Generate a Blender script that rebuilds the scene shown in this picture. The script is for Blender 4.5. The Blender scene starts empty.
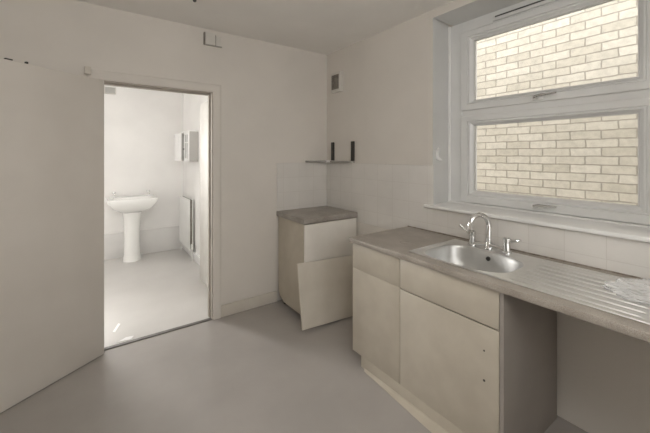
import bpy, bmesh, math, random
from mathutils import Vector, Matrix, noise
random.seed(7)
S = bpy.context.scene
C = S.collection
PI = math.pi

# ------------------------------------------------------------------ materials
def newmat(name):
    m = bpy.data.materials.new(name); m.use_nodes = True
    nt = m.node_tree; nt.nodes.clear()
    out = nt.nodes.new('ShaderNodeOutputMaterial')
    b = nt.nodes.new('ShaderNodeBsdfPrincipled')
    nt.links.new(b.outputs[0], out.inputs[0])
    return m, nt, b

def mottled(name, c1, c2, scale=3.0, rough=.6, bump=0.0, bscale=60, spec=.5, metal=0.0, detail=6, rvar=0.0, lo=.35, hi=.65, coat=0.0):
    m, nt, b = newmat(name)
    N, L = nt.nodes, nt.links
    tc = N.new('ShaderNodeTexCoord')
    n = N.new('ShaderNodeTexNoise'); n.inputs['Scale'].default_value = scale; n.inputs['Detail'].default_value = detail
    L.new(tc.outputs['Object'], n.inputs['Vector'])
    r = N.new('ShaderNodeValToRGB')
    r.color_ramp.elements[0].position = lo; r.color_ramp.elements[1].position = hi
    r.color_ramp.elements[0].color = (*c1, 1); r.color_ramp.elements[1].color = (*c2, 1)
    L.new(n.outputs['Fac'], r.inputs[0]); L.new(r.outputs[0], b.inputs['Base Color'])
    b.inputs['Roughness'].default_value = rough
    b.inputs['Metallic'].default_value = metal
    b.inputs['Specular IOR Level'].default_value = spec
    b.inputs['Coat Weight'].default_value = coat
    if rvar:
        mr = N.new('ShaderNodeMapRange')
        mr.inputs['To Min'].default_value = rough - rvar; mr.inputs['To Max'].default_value = rough + rvar
        L.new(n.outputs['Fac'], mr.inputs['Value']); L.new(mr.outputs[0], b.inputs['Roughness'])
    if bump:
        n2 = N.new('ShaderNodeTexNoise'); n2.inputs['Scale'].default_value = bscale; n2.inputs['Detail'].default_value = 3
        L.new(tc.outputs['Object'], n2.inputs['Vector'])
        bp = N.new('ShaderNodeBump'); bp.inputs['Strength'].default_value = bump; bp.inputs['Distance'].default_value = .004
        L.new(n2.outputs['Fac'], bp.inputs['Height']); L.new(bp.outputs[0], b.inputs['Normal'])
    return m

def brickmat(name, ax, c1, c2, mortar, bw, rh, ms, rough, off, bump, bdist, origin=(0, 0), squash=.5, grime=0.0, spec=.5, noisecol=.0):
    """brick/tile pattern in the plane of axis pair ax, e.g. 'YZ'"""
    m, nt, b = newmat(name)
    N, L = nt.nodes, nt.links
    tc = N.new('ShaderNodeTexCoord')
    sp = N.new('ShaderNodeSeparateXYZ'); L.new(tc.outputs['Object'], sp.inputs[0])
    cb = N.new('ShaderNodeCombineXYZ')
    for i, a in enumerate(ax):
        ad = N.new('ShaderNodeMath'); ad.operation = 'SUBTRACT'; ad.inputs[1].default_value = origin[i]
        L.new(sp.outputs[a], ad.inputs[0]); L.new(ad.outputs[0], cb.inputs[i])
    vec = cb.outputs[0]
    if noisecol:
        dn = N.new('ShaderNodeTexNoise'); dn.inputs['Scale'].default_value = 9
        L.new(cb.outputs[0], dn.inputs['Vector'])
        vm = N.new('ShaderNodeVectorMath'); vm.operation = 'MULTIPLY_ADD'
        vm.inputs[1].default_value = (.020, .014, 0); L.new(dn.outputs['Color'], vm.inputs[0]); L.new(cb.outputs[0], vm.inputs[2])
        vec = vm.outputs[0]
    t = N.new('ShaderNodeTexBrick'); L.new(vec, t.inputs['Vector'])
    t.offset = off; t.offset_frequency = 2; t.squash = 1.0
    t.inputs['Scale'].default_value = 1.0
    t.inputs['Brick Width'].default_value = bw; t.inputs['Row Height'].default_value = rh
    t.inputs['Mortar Size'].default_value = ms; t.inputs['Mortar Smooth'].default_value = .3 if noisecol else .1
    t.inputs['Color1'].default_value = (*c1, 1); t.inputs['Color2'].default_value = (*c2, 1); t.inputs['Mortar'].default_value = (*mortar, 1)
    col = t.outputs['Color']
    if grime:
        gn = N.new('ShaderNodeTexNoise'); gn.inputs['Scale'].default_value = 22 if noisecol else 5; gn.inputs['Detail'].default_value = 8
        L.new(tc.outputs['Object'], gn.inputs['Vector'])
        gr = N.new('ShaderNodeValToRGB'); gr.color_ramp.elements[0].position = .3; gr.color_ramp.elements[1].position = .6
        g = 1 - grime
        gr.color_ramp.elements[0].color = (g, g, g, 1); gr.color_ramp.elements[1].color = (1, 1, 1, 1)
        L.new(gn.outputs['Fac'], gr.inputs[0])
        mx = N.new('ShaderNodeMix'); mx.data_type = 'RGBA'; mx.blend_type = 'MULTIPLY'; mx.inputs['Factor'].default_value = 1
        L.new(col, mx.inputs['A']); L.new(gr.outputs[0], mx.inputs['B']); col = mx.outputs['Result']
    L.new(col, b.inputs['Base Color'])
    b.inputs['Roughness'].default_value = rough; b.inputs['Specular IOR Level'].default_value = spec
    bp = N.new('ShaderNodeBump'); bp.invert = True; bp.inputs['Strength'].default_value = bump; bp.inputs['Distance'].default_value = bdist
    L.new(t.outputs['Fac'], bp.inputs['Height']); L.new(bp.outputs[0], b.inputs['Normal'])
    return m

def glassmat():
    m = bpy.data.materials.new('window_glass'); m.use_nodes = True
    nt = m.node_tree; nt.nodes.clear(); N, L = nt.nodes, nt.links
    out = N.new('ShaderNodeOutputMaterial'); mix = N.new('ShaderNodeMixShader')
    tr = N.new('ShaderNodeBsdfTransparent'); tr.inputs[0].default_value = (.97, .97, .97, 1)
    gl = N.new('ShaderNodeBsdfGlossy'); gl.inputs['Roughness'].default_value = .02
    fr = N.new('ShaderNodeFresnel'); fr.inputs[0].default_value = 1.45
    L.new(fr.outputs[0], mix.inputs[0]); L.new(tr.outputs[0], mix.inputs[1]); L.new(gl.outputs[0], mix.inputs[2]); L.new(mix.outputs[0], out.inputs[0])
    return m

def plasticmat():
    m, nt, b = newmat('clear_plastic')
    N, L = nt.nodes, nt.links
    b.inputs['Base Color'].default_value = (.93, .94, .94, 1); b.inputs['Roughness'].default_value = .22
    tr = N.new('ShaderNodeBsdfTransparent'); tr.inputs[0].default_value = (.97, .97, .97, 1)
    mix = N.new('ShaderNodeMixShader'); mix.inputs[0].default_value = .34
    out = [n for n in N if n.type == 'OUTPUT_MATERIAL'][0]
    L.new(tr.outputs[0], mix.inputs[1]); L.new(b.outputs[0], mix.inputs[2]); L.new(mix.outputs[0], out.inputs[0])
    return m

def speckled(name, base, dark, light, rough=.4):
    m, nt, b = newmat(name); N, L = nt.nodes, nt.links
    tc = N.new('ShaderNodeTexCoord')
    n = N.new('ShaderNodeTexNoise'); n.inputs['Scale'].default_value = 340; n.inputs['Detail'].default_value = 2
    n2 = N.new('ShaderNodeTexNoise'); n2.inputs['Scale'].default_value = 9; n2.inputs['Detail'].default_value = 6
    L.new(tc.outputs['Object'], n.inputs['Vector']); L.new(tc.outputs['Object'], n2.inputs['Vector'])
    r = N.new('ShaderNodeValToRGB'); e = r.color_ramp.elements
    e[0].position = .34; e[0].color = (*dark, 1); e[1].position = .68; e[1].color = (*light, 1)
    k = e.new(.5); k.color = (*base, 1)
    L.new(n.outputs['Fac'], r.inputs[0])
    r2 = N.new('ShaderNodeValToRGB'); r2.color_ramp.elements[0].position = .3; r2.color_ramp.elements[0].color = (.8, .78, .76, 1); r2.color_ramp.elements[1].position = .7; r2.color_ramp.elements[1].color = (1.1, 1.1, 1.1, 1)
    L.new(n2.outputs['Fac'], r2.inputs[0])
    mx = N.new('ShaderNodeMix'); mx.data_type = 'RGBA'; mx.blend_type = 'MULTIPLY'; mx.inputs['Factor'].default_value = 1
    L.new(r.outputs[0], mx.inputs['A']); L.new(r2.outputs[0], mx.inputs['B'])
    L.new(mx.outputs['Result'], b.inputs['Base Color']); b.inputs['Roughness'].default_value = rough
    return m

M = {}
M['wall']    = mottled('painted_plaster', (.68, .648, .605), (.72, .686, .642), 2.2, .75, .25, 45)
M['ceiling'] = mottled('ceiling_paint', (.82, .805, .78), (.86, .845, .82), 2.0, .85, .2, 40)
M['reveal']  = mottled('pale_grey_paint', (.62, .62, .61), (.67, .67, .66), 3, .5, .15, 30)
M['farwall'] = mottled('white_paint', (.81, .80, .785), (.85, .84, .825), 2.5, .7, .1, 40)
M['farband'] = mottled('off_white_paint', (.70, .69, .675), (.74, .73, .715), 4, .6)
M['floor']   = mottled('grey_vinyl', (.365, .343, .325), (.40, .376, .356), 2.5, .22, .02, 25, rvar=.03, detail=5)
M['farfloor']= mottled('pale_vinyl', (.56, .545, .525), (.59, .575, .555), 3, .3, .03, 25, detail=5)
M['door']    = mottled('door_paint', (.62, .585, .54), (.66, .625, .58), 2.6, .55, .1, 18)
M['trim']    = mottled('gloss_trim_paint', (.60, .56, .50), (.65, .61, .55), 6, .4)
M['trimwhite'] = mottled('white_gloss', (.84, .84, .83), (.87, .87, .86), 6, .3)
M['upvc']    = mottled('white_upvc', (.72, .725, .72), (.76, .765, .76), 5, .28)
M['sill']    = mottled('sill_paint', (.80, .80, .79), (.86, .86, .85), 5, .3)
M['cream']   = mottled('cream_laminate', (.47, .425, .352), (.52, .475, .397), 7, .45, detail=8)
M['creamdark'] = mottled('worn_laminate', (.50, .43, .34), (.57, .50, .41), 7, .5)
M['white_lam'] = mottled('white_laminate', (.74, .71, .66), (.80, .77, .72), 5, .45)
M['carcass'] = mottled('grey_brown_board', (.27, .245, .222), (.31, .282, .255), 3, .6)
M['worktop'] = speckled('brown_speckled_laminate', (.36, .325, .285), (.27, .24, .21), (.44, .405, .365), .33)
M['worktop2']= speckled('grey_speckled_laminate', (.36, .335, .305), (.27, .25, .225), (.44, .415, .385), .42)
M['edge']    = speckled('worktop_edge_band', (.40, .37, .33), (.32, .29, .26), (.5, .47, .43), .4)
M['steel']   = mottled('brushed_stainless', (.82, .82, .81), (.86, .86, .85), 14, .30, metal=1.0, rvar=.02)
M['chrome']  = mottled('chrome', (.80, .80, .80), (.85, .85, .85), 4, .08, metal=1.0)
M['dark']    = mottled('dark_plastic', (.03, .028, .025), (.045, .042, .038), 20, .5)
M['darkmetal'] = mottled('dark_grey_metal', (.06, .06, .058), (.09, .09, .085), 20, .45)
M['shelf']   = mottled('grey_shelf_board', (.36, .345, .32), (.42, .405, .38), 20, .45)
M['ceramic'] = mottled('white_ceramic', (.82, .82, .80), (.86, .86, .84), 2, .15)
M['enamel']  = mottled('white_enamel', (.72, .72, .70), (.76, .76, .74), 3, .3)
M['greygrille'] = mottled('grey_plastic', (.36, .36, .35), (.42, .42, .41), 8, .5)
M['vent']    = mottled('vent_plastic', (.62, .60, .56), (.67, .65, .61), 8, .45)
M['grille']  = mottled('grille_and_gap_shade', (.18, .16, .14), (.26, .24, .21), 30, .7)
M['grout']   = mottled('brown_sealant', (.17, .13, .10), (.36, .32, .28), 30, .6)
M['steelstrip'] = mottled('dull_metal_strip', (.13, .12, .11), (.18, .17, .16), 12, .7)
M['sliverwhite'] = mottled('white_sliver', (.85, .85, .84), (.9, .9, .89), 12, .5)
M['glass']   = glassmat()
M['plastic'] = plasticmat()
M['tiles']   = brickmat('white_wall_tiles', 'YZ', (.72, .70, .67), (.74, .72, .69), (.665, .64, .605), .18, .148, .0018, .14, 0.0, .5, .0015, origin=(1.064, .926), grime=.05)
M['tilesb']  = brickmat('white_wall_tiles_end', 'XZ', (.72, .70, .67), (.74, .72, .69), (.665, .64, .605), .18, .148, .0018, .14, 0.0, .5, .0015, origin=(2.11, .926), grime=.05)
M['brick']   = brickmat('pale_yellow_brick', 'YZ', (.54, .505, .43), (.65, .615, .54), (.38, .35, .30), .225, .075, .006, .9, .5, .8, .006, origin=(.03, .02), grime=.16, noisecol=1)
M['concrete']= mottled('alley_concrete', (.42, .41, .39), (.5, .49, .47), 3, .9)
M['outer']   = brickmat('outer_brick', 'XZ', (.6, .5, .38), (.7, .6, .48), (.5, .45, .4), .225, .075, .006, .9, .5, .5, .004)

# ------------------------------------------------------------------ helpers
def add_box(bm, x0, x1, y0, y1, z0, z1, bev=0.0, seg=2):
    r = bmesh.ops.create_cube(bm, size=1.0)
    vs = r['verts']
    for v in vs:
        v.co = Vector(((x0 + x1) / 2 + v.co.x * (x1 - x0), (y0 + y1) / 2 + v.co.y * (y1 - y0), (z0 + z1) / 2 + v.co.z * (z1 - z0)))
    if bev:
        es = list({e for v in vs for e in v.link_edges})
        bmesh.ops.bevel(bm, geom=es, offset=bev, segments=seg, profile=.5, affect='EDGES')

def add_tube(bm, pts, radii, n=12, cap=True):
    pts = [Vector(p) for p in pts]
    if not isinstance(radii, (list, tuple)): radii = [radii] * len(pts)
    rings = []; up = None
    for i, p in enumerate(pts):
        a = pts[max(i - 1, 0)]; b = pts[min(i + 1, len(pts) - 1)]
        t = (b - a).normalized()
        if up is None:
            up = t.orthogonal().normalized()
        else:
            up = (up - t * up.dot(t)).normalized()
        w = t.cross(up)
        rings.append([bm.verts.new(p + (up * math.cos(2 * PI * k / n) + w * math.sin(2 * PI * k / n)) * radii[i]) for k in range(n)])
    for i in range(len(rings) - 1):
        for k in range(n):
            bm.faces.new((rings[i][k], rings[i][(k + 1) % n], rings[i + 1][(k + 1) % n], rings[i + 1][k]))
    if cap:
        bm.faces.new(rings[0][::-1]); bm.faces.new(rings[-1])

def add_lathe(bm, cx, cy, prof, n=24):
    """prof: list of (r, z) bottom to top"""
    rings = [[bm.verts.new((cx + r * math.cos(2 * PI * k / n), cy + r * math.sin(2 * PI * k / n), z)) for k in range(n)] for r, z in prof]
    for i in range(len(rings) - 1):
        for k in range(n):
            bm.faces.new((rings[i][k], rings[i][(k + 1) % n], rings[i + 1][(k + 1) % n], rings[i + 1][k]))
    bm.faces.new(rings[0][::-1]); bm.faces.new(rings[-1])

def sweep_rect(bm, y0, y1, z0, z1, wl, wr, wb, wt, prof):
    """mitred ring in the YZ plane. prof = closed list of (t, x), t = 0 outer .. 1 inner; wl is the high-y side"""
    loops = []
    for t, x in prof:
        Y0, Y1, Z0, Z1 = y0 + wr * t, y1 - wl * t, z0 + wb * t, z1 - wt * t
        loops.append([bm.verts.new((x, Y0, Z0)), bm.verts.new((x, Y1, Z0)), bm.verts.new((x, Y1, Z1)), bm.verts.new((x, Y0, Z1))])
    n = len(loops)
    for i in range(n):
        a, b = loops[i], loops[(i + 1) % n]
        for k in range(4):
            bm.faces.new((a[k], a[(k + 1) % 4], b[(k + 1) % 4], b[k]))

def rootmat(o):
    return Matrix.Translation(o.location) @ o.rotation_euler.to_matrix().to_4x4()

def link(name, bm, mat, parent=None, smooth=False, origin=None, local=False, autos=None):
    """world-space bmesh -> one object (origin at its base centre), optionally child of parent"""
    bmesh.ops.recalc_face_normals(bm, faces=bm.faces[:])
    me = bpy.data.meshes.new(name)
    bm.to_mesh(me); bm.free()
    if smooth:
        for p in me.polygons: p.use_smooth = True
        if autos is not None:
            try: me.set_sharp_from_angle(angle=math.radians(autos))
            except Exception: pass
    mats = mat if isinstance(mat, (list, tuple)) else [mat]
    for m_ in mats: me.materials.append(m_)
    o = bpy.data.objects.new(name, me); C.objects.link(o)
    if parent is not None:
        W = Matrix.Identity(4); p = parent; chain = []
        while p is not None: chain.append(p); p = p.parent
        for q in reversed(chain): W = W @ rootmat(q)
        if not local: me.transform(W.inverted())
        o.parent = parent
    elif origin is not None:
        me.transform(Matrix.Translation(-Vector(origin))); o.location = origin
    return o

def tag(o, label, cat, group=None):
    o['label'] = label; o['category'] = cat
    if group: o['group'] = group
    return o

def thing(name, loc, label, cat, rotz=0.0, group=None):
    o = bpy.data.objects.new(name, None); C.objects.link(o)
    o.empty_display_size = .1
    o.location = loc; o.rotation_euler = (0, 0, rotz)
    return tag(o, label, cat, group)

def bx(name, dims, mat, parent=None, bev=0.0, seg=2):
    bm = bmesh.new(); add_box(bm, *dims, bev=bev, seg=seg)
    return link(name, bm, mat, parent, smooth=bev > 0, autos=40)

def struct(o, label=None):
    o['kind'] = 'structure'
    if label: o['label'] = label
    return o

# ------------------------------------------------------------------ key dimensions (metres)
XR = 2.113      # window wall
YB = 2.936      # doorway wall
ZC = 2.552      # ceiling
XL, YR = -1.15, -1.7
FX = 1.165      # far room right wall
FY = 5.47       # far room end wall
FXL = -1.6
WT = .12        # partition thickness
DX0, DX1, DH = .045, .862, 1.995      # doorway clear opening
SY0, SY1 = 1.557, 1.60                # splayed reveal, front and back
WZ0, WZ1 = 1.045, 2.491
WY0 = .26
WX = 2.379

# ------------------------------------------------------------------ shell
struct(bx('floor', (XL - .2, XR + .34, YR - .2, YB + .03, -.12, 0), M['floor']), 'grey-brown glossy vinyl floor of the kitchen')
struct(bx('floor', (FXL - .2, FX + .2, YB + .03, FY + .2, -.12, 0), M['farfloor']), 'pale vinyl floor of the room beyond the doorway')
struct(bx('ceiling', (XL - .2, XR + .34, YR - .2, YB + .06, ZC, ZC + .15), M['ceiling']), 'greyish white kitchen ceiling')
struct(bx('ceiling', (FXL - .2, FX + .2, YB + .06, FY + .2, ZC, ZC + .15), M['farwall']), 'white ceiling of the room beyond the doorway')

bm = bmesh.new()
HX0, HX1, HH = DX0 - .03, DX1 + .03, DH + .03
add_box(bm, XL - .2, HX0, YB, YB + .06, 0, ZC); add_box(bm, HX1, XR + .34, YB, YB + .06, 0, ZC); add_box(bm, HX0, HX1, YB, YB + .06, HH, ZC)
struct(link('wall_back', bm, M['wall']), 'kitchen wall with the open doorway')
bm = bmesh.new()
add_box(bm, FXL - .2, HX0, YB + .06, YB + WT, 0, ZC); add_box(bm, HX1, FX + .2, YB + .06, YB + WT, 0, ZC); add_box(bm, HX0, HX1, YB + .06, YB + WT, HH, ZC)
struct(link('wall_back', bm, M['farwall']), 'far side of the doorway wall')

bm = bmesh.new()
x0, x1 = XR, XR + .34
add_box(bm, x0, x1, YR - .2, WY0, 0, ZC); add_box(bm, x0, x1, SY1, YB, 0, ZC)
add_box(bm, x0, x1, WY0, SY1, 0, WZ0); add_box(bm, x0, x1, WY0, SY1, WZ1 + .02, ZC)
struct(link('wall_right', bm, M['wall']), 'kitchen wall with the wide window')

# rear wall (behind the camera) with an opening added for the rear fill light, left wall
RWX0, RWX1, RWZ0, RWZ1 = -.75, 1.15, 1.35, 2.35
bm = bmesh.new()
add_box(bm, XL - .2, RWX0, YR - .2, YR, 0, ZC); add_box(bm, RWX1, XR, YR - .2, YR, 0, ZC)
add_box(bm, RWX0, RWX1, YR - .2, YR, 0, RWZ0); add_box(bm, RWX0, RWX1, YR - .2, YR, RWZ1, ZC)
struct(link('wall_rear', bm, M['wall']))
struct(bx('wall_left', (XL - .2, XL, YR, YB, 0, ZC), M['wall']))
# far room
FWX0, FWX1, FWZ0, FWZ1 = -.98, -.12, .95, 2.15
bm = bmesh.new()
add_box(bm, FXL - .2, FWX0, FY, FY + .2, 0, ZC); add_box(bm, FWX1, FX + .2, FY, FY + .2, 0, ZC)
add_box(bm, FWX0, FWX1, FY, FY + .2, 0, FWZ0); add_box(bm, FWX0, FWX1, FY, FY + .2, FWZ1, ZC)
struct(link('wall_far', bm, M['farwall']), 'white end wall of the room beyond the doorway')
struct(bx('wall_far_right', (FX, FX + .2, YB + WT, FY, 0, ZC), M['farwall']), 'white side wall of the room beyond the doorway')
struct(bx('wall_far_left', (FXL - .2, FXL, YB + WT, FY, 0, ZC), M['farwall']))
# low band on far end wall
struct(bx('trim_1', (FWX1 - 1.4, FX, FY - .03, FY, 0, .35), M['farband'], bev=.004), 'off-white boxing along the foot of the far end wall')
struct(bx('baseboard_far_right', (FX - .018, FX, YB + WT, FY - .03, 0, .11), M['trimwhite'], bev=.005), 'white skirting below the radiator')

def simple_window(name, a0, a1, z0, z1, y, mat):
    r = bpy.data.objects.new(name, None); C.objects.link(r); r.location = ((a0 + a1) / 2, y, z0); struct(r)
    bm = bmesh.new(); w = .055
    add_box(bm, a0, a1, y - .03, y + .03, z0, z0 + w, .004); add_box(bm, a0, a1, y - .03, y + .03, z1 - w, z1, .004)
    add_box(bm, a0, a0 + w, y - .03, y + .03, z0 + w, z1 - w, .004); add_box(bm, a1 - w, a1, y - .03, y + .03, z0 + w, z1 - w, .004)
    mid = (a0 + a1) / 2
    add_box(bm, mid - .03, mid + .03, y - .03, y + .03, z0 + w, z1 - w, .004)
    link('window_frame', bm, mat, r)
    bx('pane', (a0 + w, a1 - w, y - .004, y + .004, z0 + w, z1 - w), M['glass'], r)
    return r
simple_window('fill_window', RWX0, RWX1, RWZ0, RWZ1, YR - .1, M['upvc'])  # unseen window, added to frame the rear fill light
simple_window('window_3', FWX0, FWX1, FWZ0, FWZ1, FY + .1, M['upvc'])

# skirting on the doorway wall right of the doorway and small bit left
bm = bmesh.new(); add_box(bm, DX1 + .073, 1.497, YB - .02, YB, 0, .105, .006)
struct(link('baseboard_back', bm, M['trim']), 'painted skirting between the doorway and the corner unit')
bm = bmesh.new(); add_box(bm, XL, DX0 - .07, YB - .02, YB, 0, .105, .006)
struct(link('baseboard_back', bm, M['trim']), 'painted skirting behind the open door')

# doorway: lining, architrave, threshold
bm = bmesh.new()
for a, b in ((DX0 - .03, DX0), (DX1, DX1 + .03)):
    add_box(bm, a, b, YB - .004, YB + WT + .004, 0, DH + .03)
add_box(bm, DX0, DX1, YB - .004, YB + WT + .004, DH, DH + .03)
# stops
add_box(bm, DX1 - .012, DX1, YB + .05, YB + .085, 0, DH); add_box(bm, DX0, DX0 + .012, YB + .05, YB + .085, 0, DH); add_box(bm, DX0 + .012, DX1 - .012, YB + .05, YB + .085, DH - .012, DH)
struct(link('trim_2', bm, mottled('worn_lining_paint', (.40, .365, .32), (.46, .425, .38), 9, .8, spec=.2)), 'worn painted lining of the doorway')
def arch_ring(bm, yf, yb):
    # mitred U architrave in the XZ plane
    a = .008
    prof = [(a, yb), (a, yf + .006), (a + .006, yf), (a + .045, yf - .004 if yf < yb else yf + .004), (a + .062, yf), (a + .07, yf + (.006 if yf < yb else -.006)), (a + .07, yb)]
    L_ = []
    for t, y in prof:
        L_.append([bm.verts.new((DX0 - t, y, 0)), bm.verts.new((DX0 - t, y, DH + t)), bm.verts.new((DX1 + t, y, DH + t)), bm.verts.new((DX1 + t, y, 0))])
    n = len(L_)
    for i in range(n):
        p, q = L_[i], L_[(i + 1) % n]
        for k in range(3): bm.faces.new((p[k], p[k + 1], q[k + 1], q[k]))
    bm.faces.new([l[0] for l in L_]); bm.faces.new([l[3] for l in L_][::-1])
bm = bmesh.new(); arch_ring(bm, YB - .018, YB - .0005)
struct(link('trim_3', bm, M['wall']), 'moulded architrave around the doorway')
struct(bx('trim_4', (DX0, DX1, YB - .008, YB + .03, 0, .006), M['steelstrip'], bev=.002), 'dark threshold strip across the doorway')

# open door leaf (left)
hx, hy = .0735, 2.872
ang = math.atan2(-.594, -.89)
door = bpy.data.objects.new('door_1', None); C.objects.link(door); door.location = (hx, hy, 0); door.rotation_euler = (0, 0, ang)
struct(door, 'plain flush door standing open against the left of the doorway')
bm = bmesh.new(); add_box(bm, 0, .762, -.036, 0, .006, 1.992, .003)
link('door_panel', bm, M['door'], door, smooth=True, local=True, autos=40)
for i, (hz) in enumerate((.25, 1.72)):
    bm = bmesh.new(); add_tube(bm, [(-.004, -.040, hz), (-.004, -.040, hz + .09)], .005, 10)
    link('hinge', bm, M['trim'], door, smooth=True, local=True, autos=40)
for d, w in ((.459, .012), (.545, .035)):
    bm = bmesh.new(); add_box(bm, d - w / 2, d + w / 2, -.03, -.012, 1.9915, 2.008 if w < .02 else 2.003, .002)
    k_ = link('fixing', bm, M['dark'], door, local=True); k_['label'] = 'small dark fixing on the top edge'
bx('keep_block', (-.045, -.005, YB - .045, YB - .018, 2.03, 2.083), M['trim'], None, bev=.003)
o = bpy.data.objects['keep_block']; o.name = 'block'; tag(o, 'small painted block at the top left corner of the doorway frame', 'block')

# ------------------------------------------------------------------ main window
win = bpy.data.objects.new('window_1', None); C.objects.link(win); win.location = (WX, (WY0 + SY1) / 2, WZ0)
struct(win, 'white double-pane window with a brick wall behind it')
X0 = WX
bm = bmesh.new()
sweep_rect(bm, WY0, SY1, WZ0 + .008, WZ1, .125, .125, .05, .095, [(0, X0 + .07), (0, X0), (.86, X0), (.93, X0 + .004), (1, X0 + .012), (1, X0 + .07)])
link('window_frame', bm, M['upvc'], win)
bm = bmesh.new(); add_box(bm, X0 - .001, X0 + .07, WY0 + .125, SY1 - .125, 1.735, 1.812, .003)
link('transom', bm, M['upvc'], win)
SB0, SB1 = .36, 1.487   # sash outer y
for (z0, z1, wb, wt) in ((1.084, 1.752, .088, .075), (1.795, 2.405, .072, .075)):
    bm = bmesh.new(); xs = X0 - .016
    sweep_rect(bm, SB0, SB1, z0, z1, .098, .098, wb, wt, [(0, X0 + .05), (0, xs + .004), (.05, xs), (.56, xs), (.60, xs + .009), (.66, xs + .009), (.70, xs + .002), (.78, xs + .003), (1, xs + .028), (1, X0 + .05)])
    sash = link('sash', bm, M['upvc'], win)
    yy0, yy1, zz0, zz1 = SB0 + .098, SB1 - .098, z0 + wb, z1 - wt
    bm = bmesh.new()
    sweep_rect(bm, yy0 - .002, yy1 + .002, zz0 - .002, zz1 + .002, .007, .007, .007, .007, [(0, X0 + .028), (0, X0 + .008), (1, X0 + .010), (1, X0 + .028)])
    link('gasket', bm, M['reveal'], sash)
    bm = bmesh.new(); add_box(bm, X0 + .014, X0 + .022, yy0, yy1, zz0, zz1)
    link('pane', bm, M['glass'], sash)
    # handle
    zc = z0 + wb * .38 ; yc = .938
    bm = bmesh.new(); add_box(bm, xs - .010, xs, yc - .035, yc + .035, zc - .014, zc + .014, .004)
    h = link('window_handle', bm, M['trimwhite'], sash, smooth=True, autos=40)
    bm = bmesh.new()
    add_tube(bm, [(xs - .008, yc, zc), (xs - .034, yc, zc + .003)], [.012, .010], 12)
    add_tube(bm, [(xs - .033, yc + .012, zc), (xs - .036, yc - .02, zc + .008), (xs - .036, yc - .12, zc + .013)], [.010, .010, .006], 10)
    l_ = link('lever', bm, M['chrome'], h, smooth=True, autos=50); l_['label'] = 'grey metal lever'
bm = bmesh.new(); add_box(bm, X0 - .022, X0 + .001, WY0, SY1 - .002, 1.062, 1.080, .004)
link('sill_bead', bm, M['trimwhite'], win, smooth=True, autos=40)  # whiter than the frame: the bright ledge line is put into the colour
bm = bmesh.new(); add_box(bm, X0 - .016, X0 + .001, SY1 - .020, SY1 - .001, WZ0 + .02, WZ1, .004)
link('edge_bead', bm, M['trimwhite'], win, smooth=True, autos=40)  # highlight along the frame edge painted in by a whiter colour
# trickle vent
bm = bmesh.new(); add_box(bm, X0 - .016, X0 + .001, .55, 1.235, 2.418, 2.452, .005)
tv = link('trickle_vent', bm, M['upvc'], win, smooth=True, autos=40)
bm = bmesh.new(); add_box(bm, X0 - .018, X0 - .012, .57, 1.215, 2.440, 2.449)
t_ = link('slot', bm, M['darkmetal'], tv); t_['label'] = 'dark slot'
# reveal lining (splayed side) + head
bm = bmesh.new()
def prism(bm, poly, z0, z1):
    lo = [bm.verts.new((x, y, z0)) for x, y in poly]; hi = [bm.verts.new((x, y, z1)) for x, y in poly]
    n = len(poly); bm.faces.new(lo[::-1]); bm.faces.new(hi)
    for i in range(n): bm.faces.new((lo[i], lo[(i + 1) % n], hi[(i + 1) % n], hi[i]))
prism(bm, [(XR - .002, SY0), (XR - .002, SY1 + .001), (WX + .002, SY1 + .001)], WZ0 + .02, WZ1 + .02)
add_box(bm, XR - .002, WX + .002, WY0, SY0 + .0, WZ1, WZ1 + .02)
bm.normal_update()
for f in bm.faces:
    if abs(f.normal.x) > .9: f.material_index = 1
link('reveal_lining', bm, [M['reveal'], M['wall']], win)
# sill board
bm = bmesh.new(); add_box(bm, XR - .035, WX + .001, WY0 - .04, SY1 - .004, WZ0 + .003, WZ0 + .027, .007, 3)
add_box(bm, XR - .035, XR - .001, SY1 - .012, SY1 + .02, WZ0 + .003, WZ0 + .027, .007, 3)
link('window_sill', bm, M['sill'], win, smooth=True, autos=40)

# cord cleat on the left reveal
cl = bmesh.new()
cy = 1.572; cx = 2.175
add_tube(cl, [(cx - .022, cy - .034, 1.500), (cx - .010, cy - .026, 1.494), (cx, cy - .010, 1.478), (cx, cy - .004, 1.455), (cx, cy - .010, 1.430), (cx + .010, cy - .026, 1.414), (cx + .024, cy - .032, 1.412)], [.008, .011, .014, .015, .014, .011, .007], 12)
add_tube(cl, [(cx, cy - .010, 1.455), (cx, cy + .004, 1.455)], .011, 12)
tag(link('cord_cleat', cl, M['trimwhite'], None, smooth=True, autos=60, origin=(cx, cy, 1.41)), 'white curled blind-cord cleat on the left side of the window recess', 'cleat')

# outside: neighbouring brick wall, ground
struct(bx('wall_outside', (3.56, 3.80, -4.0, 7.5, -.4, 3.15), M['brick']), 'pale yellow brick wall seen through the window')
struct(bx('ground', (2.46, 3.56, -4.0, 7.5, -.5, -.4), M['concrete']))

# ------------------------------------------------------------------ tile splashback
TT = 1.37
bm = bmesh.new(); t = .008
add_box(bm, XR - t, XR, SY0 - .006, YB, .80, TT, .002)
add_box(bm, XR - t, XR, WY0 - .5, SY0 - .006, .80, WZ0 + .003)
struct(link('trim_5', bm, M['tiles']), 'white glazed tile splashback along the window wall')
bm = bmesh.new(); add_box(bm, 1.497, XR - t, YB - t, YB, .80, TT, .002)
struct(link('trim_6', bm, M['tilesb']), 'white glazed tile splashback above the corner unit')

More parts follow.
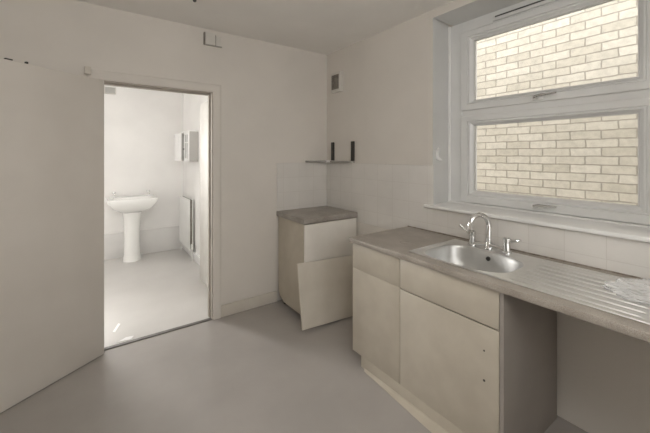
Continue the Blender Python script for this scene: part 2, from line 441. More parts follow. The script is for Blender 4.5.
# ------------------------------------------------------------------ corner unit
CX0, CY0, CT = 1.50, 2.435, .845
cu = thing('corner_unit', (1.79, 2.68, 0), 'cream kitchen base unit standing alone in the corner beside the doorway wall', 'cabinet')
bm = bmesh.new()   # side panel with scribed notch at the skirting
poly = [(CY0, .04), (2.80, .04), (2.87, .085), (2.905, .13), (2.905, CT), (CY0, CT)]
a = [bm.verts.new((CX0, y, z)) for y, z in poly]; b = [bm.verts.new((CX0 + .018, y, z)) for y, z in poly]
bm.faces.new(a); bm.faces.new(b[::-1])
for i in range(len(poly)): bm.faces.new((a[i], a[(i + 1) % len(poly)], b[(i + 1) % len(poly)], b[i]))
link('side_panel', bm, M['cream'], cu)
bx('side_panel', (2.075, 2.093, CY0, 2.905, .04, CT), M['cream'], cu)
bx('base_panel', (CX0 + .018, 2.075, CY0 + .01, 2.895, .10, .118), M['white_lam'], cu)
bx('back_panel', (CX0 + .018, 2.075, 2.895, 2.903, .118, CT), M['carcass'], cu)
bx('drawer_front', (CX0 + .004, 2.09, CY0 - .019, CY0 - .001, .40, CT - .004), M['white_lam'], cu, bev=.0015)
bx('plinth', (CX0 + .02, 2.09, CY0 + .05, CY0 + .066, 0, .10), M['creamdark'], cu)
for px, py in ((CX0 + .045, 2.84), (2.05, 2.84)):
    bm = bmesh.new(); add_lathe(bm, px, py, [(.02, 0), (.02, .01), (.012, .02), (.012, .10)], 14)
    link('foot', bm, M['dark'], cu, smooth=True, autos=40)
wt = bmesh.new(); add_box(wt, 1.487, XR - .009, 2.412, YB - .009, CT + .002, .895, .006, 3)
w_ = link('worktop', wt, M['worktop2'], None, smooth=True, autos=40, origin=(1.8, 2.67, CT + .002)); tag(w_, 'short grey-brown speckled worktop on the corner unit', 'worktop')

# loose panel leaning on the corner unit
W_, H_ = .615, .515
lp = bmesh.new()
add_box(lp, 0, W_, 0, .016, 0, H_, .0015)
BLp = Vector((1.372, 2.262, .030)); 
o = link('cupboard_door', lp, M['white_lam'] and mottled('loose_door_laminate', (.63, .585, .51), (.69, .645, .57), 5, .45), None)
lean = math.radians(-14.5); roll = math.radians(3.2)
o.matrix_world = Matrix.Translation((1.386, 2.262, .034)) @ Matrix.Rotation(lean, 4, 'X') @ Matrix.Rotation(roll, 4, 'Y')
tag(o, 'loose cream cupboard door propped crookedly against the corner unit', 'cupboard door')

# ------------------------------------------------------------------ sink base unit
SX = 1.503; SYR, SYM, SYL = .752, 1.342, 1.778
su = thing('sink_base_unit', (1.8, 1.26, 0), 'long cream base unit under the sink with its door handle missing', 'cabinet')
TZ0, TZ1 = .836, .868
e_ = bx('end_panel', (SX, 2.09, SYR - .018, SYR, 0, TZ0 - .002), M['carcass'], su); e_['label'] = 'bare grey-brown end panel facing the empty space'
bx('end_panel', (SX + .018, 2.09, SYL - .018, SYL, .075, TZ0 - .002), M['cream'], su)
bx('divider', (SX + .02, 2.07, SYM - .009, SYM + .009, .11, TZ0 - .002), M['cream'], su)
bx('base_panel', (SX + .02, 2.07, SYR, SYL - .018, .092, .11), M['white_lam'], su)
bx('back_panel', (2.07, 2.078, SYR, SYL - .018, .092, TZ0 - .002), M['carcass'], su)
FZ = .652
g = .0022
d1 = bx('door', (SX, SX + .018, SYR + .003, SYM - g, .075, FZ - .005), M['cream'], su, bev=.0012)
bx('drawer_front', (SX, SX + .018, SYR + .003, SYM - g, FZ + g, TZ0 - .003), M['cream'], su, bev=.0012)
bx('door', (SX, SX + .018, SYM + g, SYL, .075, FZ - g + .004), M['cream'], su, bev=.0012)
bx('drawer_front', (SX, SX + .018, SYM + g, SYL, FZ + .003, TZ0 - .003), M['cream'], su, bev=.0012)
for z in (.39, .53):
    bm = bmesh.new(); add_tube(bm, [(SX - .0012, .824, z), (SX + .001, .824, z)], .0055 if z < .45 else .004, 14)
    h_ = link('screw_hole', bm, M['dark'], d1, smooth=False); h_['label'] = 'dark screw hole where a handle was'
# plinth flush with the doors, loose strip on the floor in front
bx('plinth', (SX + .001, SX + .017, SYR + .003, 1.69, 0, .0745), M['cream'], su)
bm = bmesh.new()
top = [(1.486, 1.640), (1.425, .80), (1.500, .80), (1.500, 1.650)]
zs = [.003, .003, .022, .012]
lo = [bm.verts.new((x, y, 0)) for x, y in top]; hi = [bm.verts.new((p[0], p[1], z)) for p, z in zip(top, zs)]
bm.faces.new(lo[::-1]); bm.faces.new(hi)
for i in range(4): bm.faces.new((lo[i], lo[(i + 1) % 4], hi[(i + 1) % 4], hi[i]))
link('floor_strip', bm, M['cream'], su)['label'] = 'pale tapering strip along the floor'
for px, py in ((1.56, 1.70), (2.03, 1.70), (2.03, .80), (1.56, 1.3)):
    bm = bmesh.new(); add_lathe(bm, px, py, [(.022, 0), (.022, .01), (.013, .02), (.013, .092)], 14)
    link('foot', bm, M['dark'], su, smooth=True, autos=40)

# worktop with cutout for the bowl
WX0, WX1, WYA, WYB = 1.485, XR - .009, -.45, 1.790
def bowl_outline(off=0.0, n=64):
    """rounded bowl plan: blunt towards +y, tapering to -y"""
    cx_, y0, y1 = 1.764, .790, 1.286
    pts = []
    for k in range(n):
        a = 2 * PI * k / n
        c, s = math.cos(a), math.sin(a)
        e = .55 if s > 0 else .80
        yy = (abs(s) ** e) * (1 if s >= 0 else -1)
        xx = (abs(c) ** .62) * (1 if c >= 0 else -1)
        cyy = 1.065
        ry = (y1 - cyy) if s >= 0 else (cyy - y0)
        rx = .192
        pts.append((cx_ + xx * (rx + off), cyy + yy * (ry + off)))
    return pts
bm = bmesh.new()
hy0, hy1, hx0_, hx1_ = .75, 1.300, 1.562, 1.966
add_box(bm, WX0, WX1, hy1, WYB, TZ0, TZ1); add_box(bm, WX0, WX1, WYA, hy0, TZ0, TZ1)
add_box(bm, WX0, hx0_, hy0, hy1, TZ0, TZ1); add_box(bm, hx1_, WX1, hy0, hy1, TZ0, TZ1)
bmesh.ops.remove_doubles(bm, verts=bm.verts[:], dist=1e-5)
w_ = link('worktop', bm, M['worktop'], None, origin=(1.8, 1.2, TZ0)); tag(w_, 'long brown speckled worktop below the window holding the steel sink', 'worktop')
bm = bmesh.new(); add_tube(bm, [(WX0, WYA, TZ0 + .016), (WX0, WYB, TZ0 + .016)], .016, 20)
for v in bm.verts: v.co.x = WX0 + (v.co.x - WX0) * .22
bmesh.ops.bisect_plane(bm, geom=bm.verts[:] + bm.edges[:] + bm.faces[:], plane_co=(WX0, 0, 0), plane_no=(1, 0, 0), clear_outer=True)
link('front_edge', bm, M['worktop'], w_, smooth=True, autos=60)
bx('end_strip', (WX0 + .002, WX1, WYB, WYB + .0015, TZ0 + .001, TZ1), M['edge'], w_)['label'] = 'pale edging strip'
# ring stain / fitting left of the sink
bm = bmesh.new()
ring = [(1.700 + .034 * math.cos(a), 1.468 + .034 * math.sin(a) * 1.05, TZ1 + .0005) for a in [2 * PI * k / 28 for k in range(20)]]
add_tube(bm, ring, .0022, 6)
for v in bm.verts: v.co.z = TZ1 + max(0, (v.co.z - TZ1) * .35)
link('ring_mark', bm, M['grout'], w_)['label'] = 'faint dark ring mark on the worktop surface'
# sealant along the wall
bm = bmesh.new(); add_box(bm, WX1 - .008, WX1 + .0005, WYA, WYB, TZ1 + .0003, TZ1 + .006)
link('sealant', bm, M['grout'], w_)['label'] = 'discoloured brown sealant line'

# ------------------------------------------------------------------ stainless sink
DY0, DY1, DX_0, DX_1 = .215, 1.325, 1.553, 2.040
sk = thing('kitchen_sink', (1.80, .77, TZ1), 'stainless steel sink with ribbed drainer under the window', 'sink')
bm = bmesh.new()
zt = TZ1 + .006
# outer rounded rectangle
def rrect(x0, x1, y0, y1, r, z, n=6):
    pts = []
    for (cx_, cy_, a0) in ((x1 - r, y1 - r, 0), (x0 + r, y1 - r, PI / 2), (x0 + r, y0 + r, PI), (x1 - r, y0 + r, 1.5 * PI)):
        for k in range(n + 1):
            a = a0 + PI / 2 * k / n
            pts.append((cx_ + r * math.cos(a), cy_ + r * math.sin(a), z))
    return pts
def ringverts(pts): return [bm.verts.new(p) for p in pts]
def bridge(a, b):
    n = len(a)
    for k in range(n): bm.faces.new((a[k], a[(k + 1) % n], b[(k + 1) % n], b[k]))
# surface grid for deck: heights by function, cells inside the bowl removed
def inpoly(x, y, P):
    c = False; j = len(P) - 1
    for i in range(len(P)):
        if (P[i][1] > y) != (P[j][1] > y) and x < (P[j][0] - P[i][0]) * (y - P[i][1]) / (P[j][1] - P[i][1]) + P[i][0]: c = not c
        j = i
    return c
def sm(a, b, t):
    t = max(0, min(1, (t - a) / (b - a))); return t * t * (3 - 2 * t)
NR = 7
def deck_h(x, y):
    e = min(x - DX_0, DX_1 - x, y - DY0, DY1 - y)
    h = zt - .0045 * (1 - sm(0, .005, e)) - .0045 * sm(.009, .016, e)   # rim then shallow tray
    # ribbed drainer
    m = sm(.285, .315, y) * (1 - sm(.735, .765, y)) * sm(DX_0 + .035, DX_0 + .045, x) * (1 - sm(DX_1 - .050, DX_1 - .04, x))
    if m > 0:
        ph = (x - (DX_0 + .04)) / ((DX_1 - .045 - DX_0 - .04) / NR)
        f = ph - math.floor(ph)
        r = sm(0, .08, f) * (1 - max(0.0, (f - .08) / .92))
        h += m * (.0056 * r - .0006)
    # tap ledge slightly raised at the back
    h += .003 * sm(DX_1 - .11, DX_1 - .085, x) * (1 - sm(DX_1 - .022, DX_1 - .014, x)) * sm(.80, .86, y) * (1 - sm(1.24, 1.30, y))
    return h
# drainer deck grid  (y below .775)
YJ = .775
def grid(xs, ys):
    V = [[bm.verts.new((x, y, deck_h(x, y))) for x in xs] for y in ys]
    for i in range(len(ys) - 1):
        for j in range(len(xs) - 1): bm.faces.new((V[i][j], V[i][j + 1], V[i + 1][j + 1], V[i + 1][j]))
nx = 430
xs = [DX_0 + (DX_1 - DX_0) * k / nx for k in range(nx + 1)]
ysd = sorted(set([DY0 + d for d in (0, .002, .004, .006, .010, .014, .018, .022, .03, .05)] + [.285, .293, .30, .308, .315, .33, .4, .5, .6, .7, .735, .743, .75, .758, .765, YJ]))
grid(xs, ysd)
# bowl surround: loft outline rings from bowl rim to outer rectangle
n = 96
bo = bowl_outline(0, n)
outer = []
cxb, cyb = 1.772, 1.05
for (x, y) in bo:
    dx, dy = x - cxb, y - cyb
    ts = []
    if dx > 1e-6: ts.append((DX_1 - cxb) / dx)
    if dx < -1e-6: ts.append((DX_0 - cxb) / dx)
    if dy > 1e-6: ts.append((DY1 - cyb) / dy)
    if dy < -1e-6: ts.append((YJ - cyb) / dy)
    tt = min(ts); outer.append((cxb + dx * tt, cyb + dy * tt))
# snap nearest to corners
for cxn, cyn in ((DX_0, DY1), (DX_1, DY1), (DX_0, YJ), (DX_1, YJ)):
    i = min(range(n), key=lambda k: (outer[k][0] - cxn) ** 2 + (outer[k][1] - cyn) ** 2); outer[i] = (cxn, cyn)
prev = None
for f in (0, .02, .05, .1, .15, .2, .27, .35, .45, .55, .65, .75, .85, .92, .96, 1.0):
    pts = []
    for (a, b_) in zip(outer, bo):
        x = a[0] + (b_[0] - a[0]) * f; y = a[1] + (b_[1] - a[1]) * f
        pts.append((x, y, deck_h(x, y)))
    cur = ringverts(pts)
    if prev: bridge(prev, cur)
    prev = cur
# bowl
dep = .145
for (inset, dz) in ((.003, .0015), (.006, .006), (.010, .02), (.018, .07), (.026, .105), (.036, .125), (.052, .138), (.075, .144), (.11, .147)):
    pts = []
    for (x, y) in bowl_outline(-inset, n): pts.append((x, y, zt - .0045 - dz))
    cur = ringverts(pts); bridge(prev, cur); prev = cur
last = prev
ctr = (1.772, 1.06)
pts = [(ctr[0] + .042 * math.cos(2 * PI * k / n), ctr[1] + .042 * math.sin(2 * PI * k / n), zt - .0045 - .150) for k in range(n)]
cur = ringverts(pts); bridge(prev, cur)
bm.faces.new(cur)
# skirt down at the rim
bmesh.ops.remove_doubles(bm, verts=bm.verts[:], dist=2e-5)
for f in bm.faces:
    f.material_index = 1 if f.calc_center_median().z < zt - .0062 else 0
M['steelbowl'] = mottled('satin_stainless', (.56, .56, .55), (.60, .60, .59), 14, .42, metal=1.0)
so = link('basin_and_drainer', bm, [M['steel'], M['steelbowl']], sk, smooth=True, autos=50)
bm = bmesh.new(); add_lathe(bm, ctr[0], ctr[1], [(.040, zt - .156), (.040, zt - .151), (.033, zt - .150), (.030, zt - .153)], 28)
link('waste', bm, M['chrome'], sk, smooth=True, autos=40)
bm = bmesh.new(); add_tube(bm, [(1.934, 1.038, TZ1 - .042), (1.944, 1.038, TZ1 - .040)], .0125, 20)
ov = link('overflow', bm, M['dark'], sk, smooth=True, autos=40); ov['label'] = 'round dark overflow hole'

# ------------------------------------------------------------------ mixer tap
TXc, TYc = 1.987, 1.060
zt2 = zt + .0006
tp = thing('mixer_tap', (TXc, TYc, zt), 'chrome swan-neck mixer tap with two lever handles behind the sink bowl', 'tap')
bm = bmesh.new()
add_tube(bm, [(TXc, TYc - .118, zt2 + .018), (TXc, TYc - .1, zt2 + .012), (TXc, TYc - .04, zt2 + .022), (TXc, TYc, zt2 + .026), (TXc, TYc + .04, zt2 + .022), (TXc, TYc + .1, zt2 + .012), (TXc, TYc + .118, zt2 + .018)], [.014, .0145, .015, .018, .015, .0145, .014], 16)
add_lathe(bm, TXc, TYc, [(.024, zt2), (.024, zt2 + .006), (.019, zt2 + .012), (.018, zt2 + .045), (.0135, zt2 + .06)], 24)
link('bridge_body', bm, M['chrome'], tp, smooth=True, autos=50)
for s in (-1, 1):
    y = TYc + s * .108
    bm = bmesh.new()
    add_lathe(bm, TXc, y, [(.026, zt2), (.026, zt2 + .007), (.019, zt2 + .014), (.0185, zt2 + .06), (.015, zt2 + .062), (.015, zt2 + .066), (.021, zt2 + .069), (.022, zt2 + .086), (.014, zt2 + .093)], 24)
    vv = link('valve', bm, M['chrome'], tp, smooth=True, autos=40)
    bm = bmesh.new(); zz = zt2 + .080
    lean_ = .010 if s > 0 else 0.0
    add_tube(bm, [(TXc, y, zz), (TXc, y + s * .025, zz - .006 + lean_ * .2), (TXc - .003, y + s * .045, zz - .003 + lean_), (TXc - .006, y + s * .066, zz + .006 + lean_ * 2), (TXc - .008, y + s * .078, zz + .010 + lean_ * 2.4)], [.010, .0085, .0075, .008, .0095], 12)
    link('lever', bm, M['chrome'], vv, smooth=True, autos=60)
dirv = Vector((-.118, .052)); 
pts = []; R = dirv.length / 2; zc = zt2 + .150
pts.append((TXc, TYc, zt2 + .05)); pts.append((TXc, TYc, zt2 + .10))
for k in range(0, 15):
    a = PI * k / 14
    f = (1 - math.cos(a)) / 2
    pts.append((TXc + dirv.x * f, TYc + dirv.y * f, zc - .01 + math.sin(a) * .070))
pts.append((TXc + dirv.x * 1.01, TYc + dirv.y * 1.01, zc - .026))
bm = bmesh.new(); add_tube(bm, pts, [.0165] * 2 + [.0155] * 14 + [.0155, .0165], 18)
link('spout', bm, M['chrome'], tp, smooth=True, autos=60)

# ------------------------------------------------------------------ crumpled clear plastic bag
bm = bmesh.new()
bmesh.ops.create_icosphere(bm, subdivisions=5, radius=1.0)
for v in bm.verts:
    p = v.co.copy()
    q = p * 2.1
    r = 1 + .22 * noise.noise(q) + .13 * noise.noise(q * 2.7 + Vector((3, 1, 7))) - .12 * abs(noise.noise(q * 4.1))
    ang_ = math.atan2(p.y, p.x)
    r2 = r * (1 + .12 * math.sin(3 * ang_ + .6) + .07 * math.sin(7 * ang_))
    z = p.z * r
    hz = max(z, -.02) * .042 + (.010 * abs(noise.noise(q * 5 + Vector((9, 2, 4)))) if z > 0 else 0)
    v.co = Vector((p.x * r2 * .115, p.y * r2 * .165, hz))
zmin = min(v.co.z for v in bm.verts)
for v in bm.verts: v.co += Vector((1.862, .300, zt + .0022 - zmin))
tag(link('plastic_bag', bm, M['plastic'], None, smooth=True, autos=28, origin=(1.872, .335, zt + .002)), 'crumpled clear plastic bag lying on the ribbed drainer', 'bag')

# ------------------------------------------------------------------ corner shelf with two uprights
sh = thing('corner_shelf', (1.95, 2.75, TT), 'thin grey shelf in the corner at the top edge of the tiles', 'shelf')
bm = bmesh.new()
poly = [(1.905, YB - .001), (XR - .001, YB - .001), (XR - .001, 2.47), (2.045, 2.47), (2.03, 2.76), (1.905, 2.80)]
poly = [(1.83, YB - .001), (XR - .001, YB - .001), (XR - .001, 2.47), (2.06, 2.47), (2.05, 2.84), (2.0, 2.875), (1.83, 2.885)]
prism(bm, poly, TT + .003, TT + .021)
link('board', bm, M['shelf'], sh)
for y in (2.83, 2.50):
    bm = bmesh.new()
    add_box(bm, XR - .024, XR - .001, y - .034, y + .002, TT + .022, TT + .215, .003)
    link('bracket', bm, M['dark'], sh, smooth=True, autos=40)
bm = bmesh.new(); add_box(bm, 2.040, 2.075, 2.80, 2.87, TT + .0, TT + .024, .003)
link('end_cap', bm, M['trimwhite'], sh)['label'] = 'small white cap'

# ------------------------------------------------------------------ extractor vent high on the window wall
ve = thing('wall_vent', (XR, 2.72, 2.10), 'square wall vent with a dark grille high beside the corner', 'vent')
vy0, vy1, vz0, vz1 = 2.643, 2.803, 2.105, 2.315
bx('housing', (XR - .047, XR - .0005, vy0, vy1, vz0, vz1), M['vent'], ve, bev=.006)
bm = bmesh.new(); add_box(bm, XR - .049, XR - .046, vy0 + .022, vy1 - .018, vz0 + .03, vz1 - .03)
gr_ = link('grille', bm, M['grille'], ve)
bm = bmesh.new()
for k in range(7):
    z = vz0 + .04 + k * .0205
    add_box(bm, XR - .053, XR - .048, vy0 + .024, vy1 - .020, z, z + .006)
link('louvre', bm, M['grille'], gr_)

# ------------------------------------------------------------------ small box above the doorway
ch = thing('mounted_box', (.84, YB, 2.40), 'small white electrical box with dark gaps high above the doorway', 'electrical box')
bx('casing', (.800, .885, YB - .030, YB - .0005, 2.415, 2.515), M['vent'], ch, bev=.003)
bx('side_gap', (.790, .800, YB - .022, YB - .0005, 2.410, 2.515), M['grille'], ch)['label'] = 'dark side gap'
bx('centre_gap', (.885, .890, YB - .026, YB - .0005, 2.412, 2.505), M['grille'], ch)['label'] = 'dark dividing gap'
bx('cover', (.890, .935, YB - .016, YB - .0005, 2.412, 2.500), M['vent'], ch, bev=.002)
bx('ledge', (.80, .945, YB - .026, YB - .0005, 2.408, 2.413), M['shelf'], ch)
bm = bmesh.new(); add_lathe(bm, .593, 2.43, [(.004, ZC - .018), (.011, ZC - .014), (.013, ZC - .0005)], 16)
tag(link('ceiling_fixing', bm, M['darkmetal'], None, smooth=True, autos=40, origin=(.593, 2.43, ZC - .018)), 'small dark fixing on the ceiling near the doorway wall', 'fixing')

# ------------------------------------------------------------------ far room: pedestal basin
bs = thing('pedestal_basin', (.45, 5.2, 0), 'white pedestal basin with two taps in the room beyond the doorway', 'basin')
bm = bmesh.new()
bx0, bx1, by0, by1, bz = .165, .745, 5.00, FY - .032, .865
def rr(x0, x1, y0, y1, r, z, n_=5):
    return [bm.verts.new(p) for p in rrect(x0, x1, y0, y1, r, z, n_)]
seq = []
def shrink(f, z, yf=0.0, r=.06):
    cx_ = (bx0 + bx1) / 2; hw = (bx1 - bx0) / 2 * f
    yfront = by0 + yf
    return rr(cx_ - hw, cx_ + hw, yfront, by1, min(r, hw * .9), z)
r0 = shrink(.34, .66, .16, .05); bm.faces.new(r0[::-1])
r1 = shrink(.55, .69, .07, .06); bridge(r0, r1)
r2 = shrink(.80, .735, .02, .06); bridge(r1, r2)
r3 = shrink(.985, .815, .0, .045); bridge(r2, r3)
r4 = shrink(1.0, .855, .0, .04); bridge(r3, r4)
r5 = shrink(.985, bz, .006, .035); bridge(r4, r5)
r6 = rr(bx0 + .05, bx1 - .05, by0 + .045, by1 - .14, .10, bz - .003); bridge(r5, r6)
r7 = rr(bx0 + .07, bx1 - .07, by0 + .065, by1 - .155, .10, bz - .05); bridge(r6, r7)
r8 = rr(bx0 + .14, bx1 - .14, by0 + .11, by1 - .20, .06, bz - .13); bridge(r7, r8); bm.faces.new(r8)
link('bowl', bm, M['ceramic'], bs, smooth=True, autos=50)
bm = bmesh.new()
def ell(cx_, cy_, rx, ry, z, n_=28): return [bm.verts.new((cx_ + rx * math.cos(2 * PI * k / n_), cy_ + ry * math.sin(2 * PI * k / n_), z)) for k in range(n_)]
pr = None
for rx, ry, z in ((.112, .10, 0), (.112, .10, .03), (.100, .09, .10), (.095, .088, .35), (.100, .09, .55), (.12, .10, .67)):
    c_ = ell(.452, 5.235, rx, ry, z)
    if pr: bridge(pr, c_)
    else: bm.faces.new(c_[::-1])
    pr = c_
bm.faces.new(pr)
link('pedestal', bm, M['ceramic'], bs, smooth=True, autos=50)
for tx in (.245, .665):
    bm = bmesh.new()
    ty = by1 - .085
    add_lathe(bm, tx, ty, [(.022, bz - .002), (.022, bz + .006), (.014, bz + .012), (.013, bz + .05), (.026, bz + .055), (.026, bz + .075), (.012, bz + .082)], 16)
    add_tube(bm, [(tx, ty, bz + .03), (tx, ty - .06, bz + .045), (tx, ty - .10, bz + .035), (tx, ty - .105, bz + .02)], [.011, .011, .011, .010], 12)
    link('tap', bm, M['chrome'], bs, smooth=True, autos=50)

# radiator
rd = thing('radiator', (1.12, 5.0, .12), 'white panel radiator low on the side wall of the far room', 'radiator')
ry0, ry1, rz0, rz1 = 4.74, 5.33, .122, .838
bm = bmesh.new(); add_box(bm, 1.083, 1.098, ry0, ry1, rz0, rz1, .005)
for k in range(14):
    y = ry0 + .03 + k * .041
    add_box(bm, 1.077, 1.085, y, y + .022, rz0 + .035, rz1 - .035, .003)
link('front_panel', bm, M['enamel'], rd, smooth=True, autos=40)
bx('rear_panel', (1.128, 1.141, ry0, ry1, rz0, rz1), M['enamel'], rd, bev=.004)
bm = bmesh.new()
for k in range(15):
    y = ry0 + .015 + k * .039
    add_box(bm, 1.098, 1.128, y, y + .002, rz0 + .03, rz1 - .01)
link('fins', bm, M['grille'], rd)  # dark colour stands in for the shade between the radiator panels
bx('bracket', (1.141, FX - .003, ry0 + .10, ry0 + .13, rz0 + .1, rz1 - .1), M['enamel'], rd)
bx('bracket', (1.141, FX - .003, ry1 - .13, ry1 - .10, rz0 + .1, rz1 - .1), M['enamel'], rd)
bm = bmesh.new()
add_tube(bm, [(1.112, ry0, rz0 + .035), (1.112, ry0 - .04, rz0 + .035)], .010, 12)
add_tube(bm, [(1.112, ry0 - .04, 0.0), (1.112, ry0 - .04, rz0 + .05)], .0075, 12)
add_tube(bm, [(1.112, ry0 - .04, rz0 + .045), (1.112, ry0 - .04, rz0 + .11)], [.018, .015], 16)
link('valve', bm, M['enamel'], rd, smooth=True, autos=40)
bm = bmesh.new(); add_tube(bm, [(1.112, ry1, rz0 + .035), (1.112, ry1 + .03, rz0 + .035)], .010, 12)
add_tube(bm, [(1.112, ry1 + .03, 0.0), (1.112, ry1 + .03, rz0 + .06)], .0075, 12)
link('valve', bm, M['enamel'], rd, smooth=True, autos=40)

# mirrored / glazed wall cabinet
wc = thing('wall_cabinet', (1.10, 4.81, 1.363), 'small wall cabinet with one door ajar above the radiator', 'cabinet')
ky0, ky1, kx0, kz0, kz1 = 4.575, 5.052, 1.052, 1.363, 1.765
cab = mottled('cabinet_paint', (.44, .43, .41), (.48, .47, .45), 6, .5)
bm = bmesh.new()
add_box(bm, kx0, FX - .001, ky0, ky0 + .014, kz0, kz1); add_box(bm, kx0, FX - .001, ky1 - .014, ky1, kz0, kz1)
add_box(bm, kx0, FX - .001, ky0 + .014, ky1 - .014, kz0, kz0 + .014); add_box(bm, kx0, FX - .001, ky0 + .014, ky1 - .014, kz1 - .014, kz1)
add_box(bm, FX - .008, FX - .001, ky0 + .014, ky1 - .014, kz0 + .014, kz1 - .014)
add_box(bm, kx0 + .02, FX - .008, ky0 + .014, ky1 - .014, 1.55, 1.562)
link('body', bm, cab, wc)
bm = bmesh.new(); add_box(bm, kx0 - .010, FX - .001, ky0 - .008, ky1 + .008, kz1, kz1 + .014, .003)
link('top_board', bm, M['trimwhite'], wc)
def cab_door(hy_, rot):
    d = bpy.data.objects.new('door', None); C.objects.link(d); d.parent = wc
    d.location = (kx0 - .001 - wc.location.x, hy_ - wc.location.y, kz0 - wc.location.z); d.rotation_euler = (0, 0, rot)
    return d
def door_geo(name, sgn, hy_, rot):
    # door lies along sgn*y from its hinge, face at x<0
    bm = bmesh.new(); w = .236; h = kz1 - kz0
    T = Matrix.Translation((kx0 - .001, hy_, kz0)) @ Matrix.Rotation(rot, 4, 'Z')
    def B(y0, y1, z0, z1, x0=-.016, x1=0):
        a, b_ = sorted((sgn * y0, sgn * y1)); add_box(bm, x0, x1, a, b_, z0, z1)
    B(0, .035, 0, h); B(w - .035, w, 0, h); B(.035, w - .035, 0, .04); B(.035, w - .035, h - .04, h)
    B(w / 2 - .006, w / 2 + .006, .04, h - .04); B(.035, w - .035, h * .62, h * .62 + .012)
    bmesh.ops.transform(bm, matrix=T, verts=bm.verts[:])
    d = link('door', bm, M['trimwhite'], wc)
    bm = bmesh.new(); B2 = sorted((sgn * .035, sgn * (w - .035))); add_box(bm, -.010, -.006, B2[0], B2[1], .04, h - .04)
    bmesh.ops.transform(bm, matrix=T, verts=bm.verts[:])
    link('pane', bm, M['greygrille'] if name == 'near' else M['trimwhite'], d)
    bm = bmesh.new(); add_tube(bm, [(-.016, sgn * (w - .018), h * .42), (-.036, sgn * (w - .018), h * .42)], [.006, .010], 12)
    bmesh.ops.transform(bm, matrix=T, verts=bm.verts[:])
    link('knob', bm, M['darkmetal'], d, smooth=True, autos=40)
door_geo('near', 1, ky0 + .001, 0)
door_geo('far', -1, ky1 + .012, -math.radians(169))

# open white door in the far room
d2 = bpy.data.objects.new('door_2', None); C.objects.link(d2); d2.location = (1.05, 3.6, 0); struct(d2, 'white door standing open against the side wall of the far room')
bx('door_panel', (1.03, 1.068, 3.235, 3.985, .006, 2.04), M['vent'], d2, bev=.003)
for z in (.25, 1.7):
    bm = bmesh.new(); add_tube(bm, [(1.074, 3.24, z), (1.074, 3.24, z + .09)], .005, 10); link('hinge', bm, M['chrome'], d2, smooth=True, autos=40)

# extractor on the far end wall
fv = thing('extractor_vent', (.205, FY, 2.30), 'small grey vent high on the far end wall', 'vent')
bx('housing', (.135, .275, FY - .03, FY - .0005, 2.300, 2.395), M['vent'], fv, bev=.005)
bm = bmesh.new()
for k in range(6): add_box(bm, .148, .262, FY - .034, FY - .029, 2.311 + k * .013, 2.318 + k * .013)
link('louvre', bm, M['greygrille'], fv)

# two thin flat white slivers on the far floor by the threshold
def floor_sliver(pts, label):
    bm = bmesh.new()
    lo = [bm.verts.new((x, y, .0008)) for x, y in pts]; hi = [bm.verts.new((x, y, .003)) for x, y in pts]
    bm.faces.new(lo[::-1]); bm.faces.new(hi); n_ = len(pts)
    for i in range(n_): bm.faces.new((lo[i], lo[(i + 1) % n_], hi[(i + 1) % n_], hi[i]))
    tag(link('floor_sliver', bm, M['sliverwhite'], None, origin=(pts[0][0], pts[0][1], 0)), label, 'floor_sliver')
def gp(u, v):
    d = 1.45 * 328 / (v - 155); r = (u - 325) / 328
    return (d * (328 * r + 233) / 402.3, d * (-233 * r + 328) / 402.3)
floor_sliver([(0.136, 3.190), (0.155, 3.180), (0.198, 3.310), (0.184, 3.330)], 'thin upright white sliver on the pale floor beyond the threshold')
floor_sliver([(0.160, 3.000), (0.250, 2.985), (0.272, 3.030), (0.222, 3.040)], 'wider white sliver on the pale floor close to the threshold')

# ------------------------------------------------------------------ light
w = bpy.data.worlds.new('world'); S.world = w; w.use_nodes = True
nt = w.node_tree; nt.nodes.clear()
out = nt.nodes.new('ShaderNodeOutputWorld'); bg = nt.nodes.new('ShaderNodeBackground')
bg.inputs[0].default_value = (1, .985, .955, 1); bg.inputs[1].default_value = 2.0
nt.links.new(bg.outputs[0], out.inputs[0])

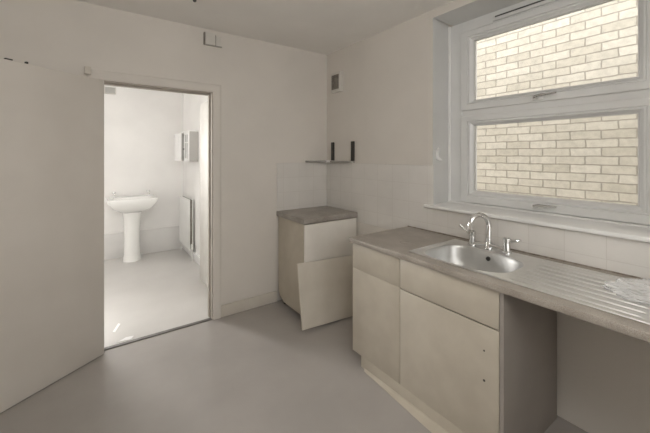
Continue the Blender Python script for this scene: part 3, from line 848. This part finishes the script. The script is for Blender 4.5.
def area(name, loc, rot, sx, sy, power, col):
    l = bpy.data.lights.new(name, 'AREA'); l.shape = 'RECTANGLE'; l.size = sx; l.size_y = sy; l.energy = power; l.color = col
    o = bpy.data.objects.new(name, l); C.objects.link(o); o.location = loc; o.rotation_euler = rot
    return o
area('rear_fill', ((RWX0 + RWX1) / 2, YR - .24, (RWZ0 + RWZ1) / 2), (PI / 2, 0, 0), RWX1 - RWX0, RWZ1 - RWZ0, 10, (1, .98, .95))  # added fill light shining in from behind the camera
fl = area('far_daylight', ((FWX0 + FWX1) / 2, FY + .24, (FWZ0 + FWZ1) / 2), (-PI / 2, 0, math.radians(18)), FWX1 - FWX0, FWZ1 - FWZ0, 54, (1, .98, .955))
fl.data.spread = math.radians(125)

# added to brighten the kitchen, unseen: globe pendant lamp in the middle of the kitchen, behind the camera's view
LX, LY, LZ = .35, .10, 2.12
fill_lamp = thing('fill_pendant', (LX, LY, LZ - .16), 'added unseen globe pendant that brightens the kitchen', 'fill_lamp')
bm = bmesh.new(); add_lathe(bm, LX, LY, [(.045, ZC - .03), (.05, ZC - .0005)], 24)
link('fill_ceiling_rose', bm, M['trimwhite'], fill_lamp, smooth=True, autos=40)
bm = bmesh.new(); add_tube(bm, [(LX, LY, LZ + .14), (LX, LY, ZC - .02)], .004, 8)
link('fill_cord', bm, M['trimwhite'], fill_lamp)
em, ent, eb = newmat('fill_globe'); eb.inputs['Base Color'].default_value = (.9, .9, .88, 1)
eb.inputs['Emission Color'].default_value = (1, .975, .93, 1); eb.inputs['Emission Strength'].default_value = 16
bm = bmesh.new(); bmesh.ops.create_uvsphere(bm, u_segments=32, v_segments=18, radius=.15)
for v in bm.verts: v.co += Vector((LX, LY, LZ))
link('fill_pendant_globe', bm, em, fill_lamp, smooth=True)

# ------------------------------------------------------------------ camera
cd = bpy.data.cameras.new('camera'); cam = bpy.data.objects.new('camera', cd); C.objects.link(cam)
cam.location = (0, 0, 1.45)
cam.rotation_euler = (PI / 2, 0, -math.atan2(233, 328))
cd.sensor_fit = 'HORIZONTAL'; cd.sensor_width = 36; cd.lens = 328 / 650 * 36
cd.shift_y = -61.5 / 650; cd.clip_start = .02
S.camera = cam
S.view_settings.view_transform = 'Standard'; S.view_settings.look = 'None'; S.view_settings.gamma = 1; S.view_settings.use_curve_mapping = False
S.view_settings.exposure = 0.78
S.cycles.use_denoising = True
S.cycles.max_bounces = 12; S.cycles.diffuse_bounces = 8; S.cycles.transparent_max_bounces = 12
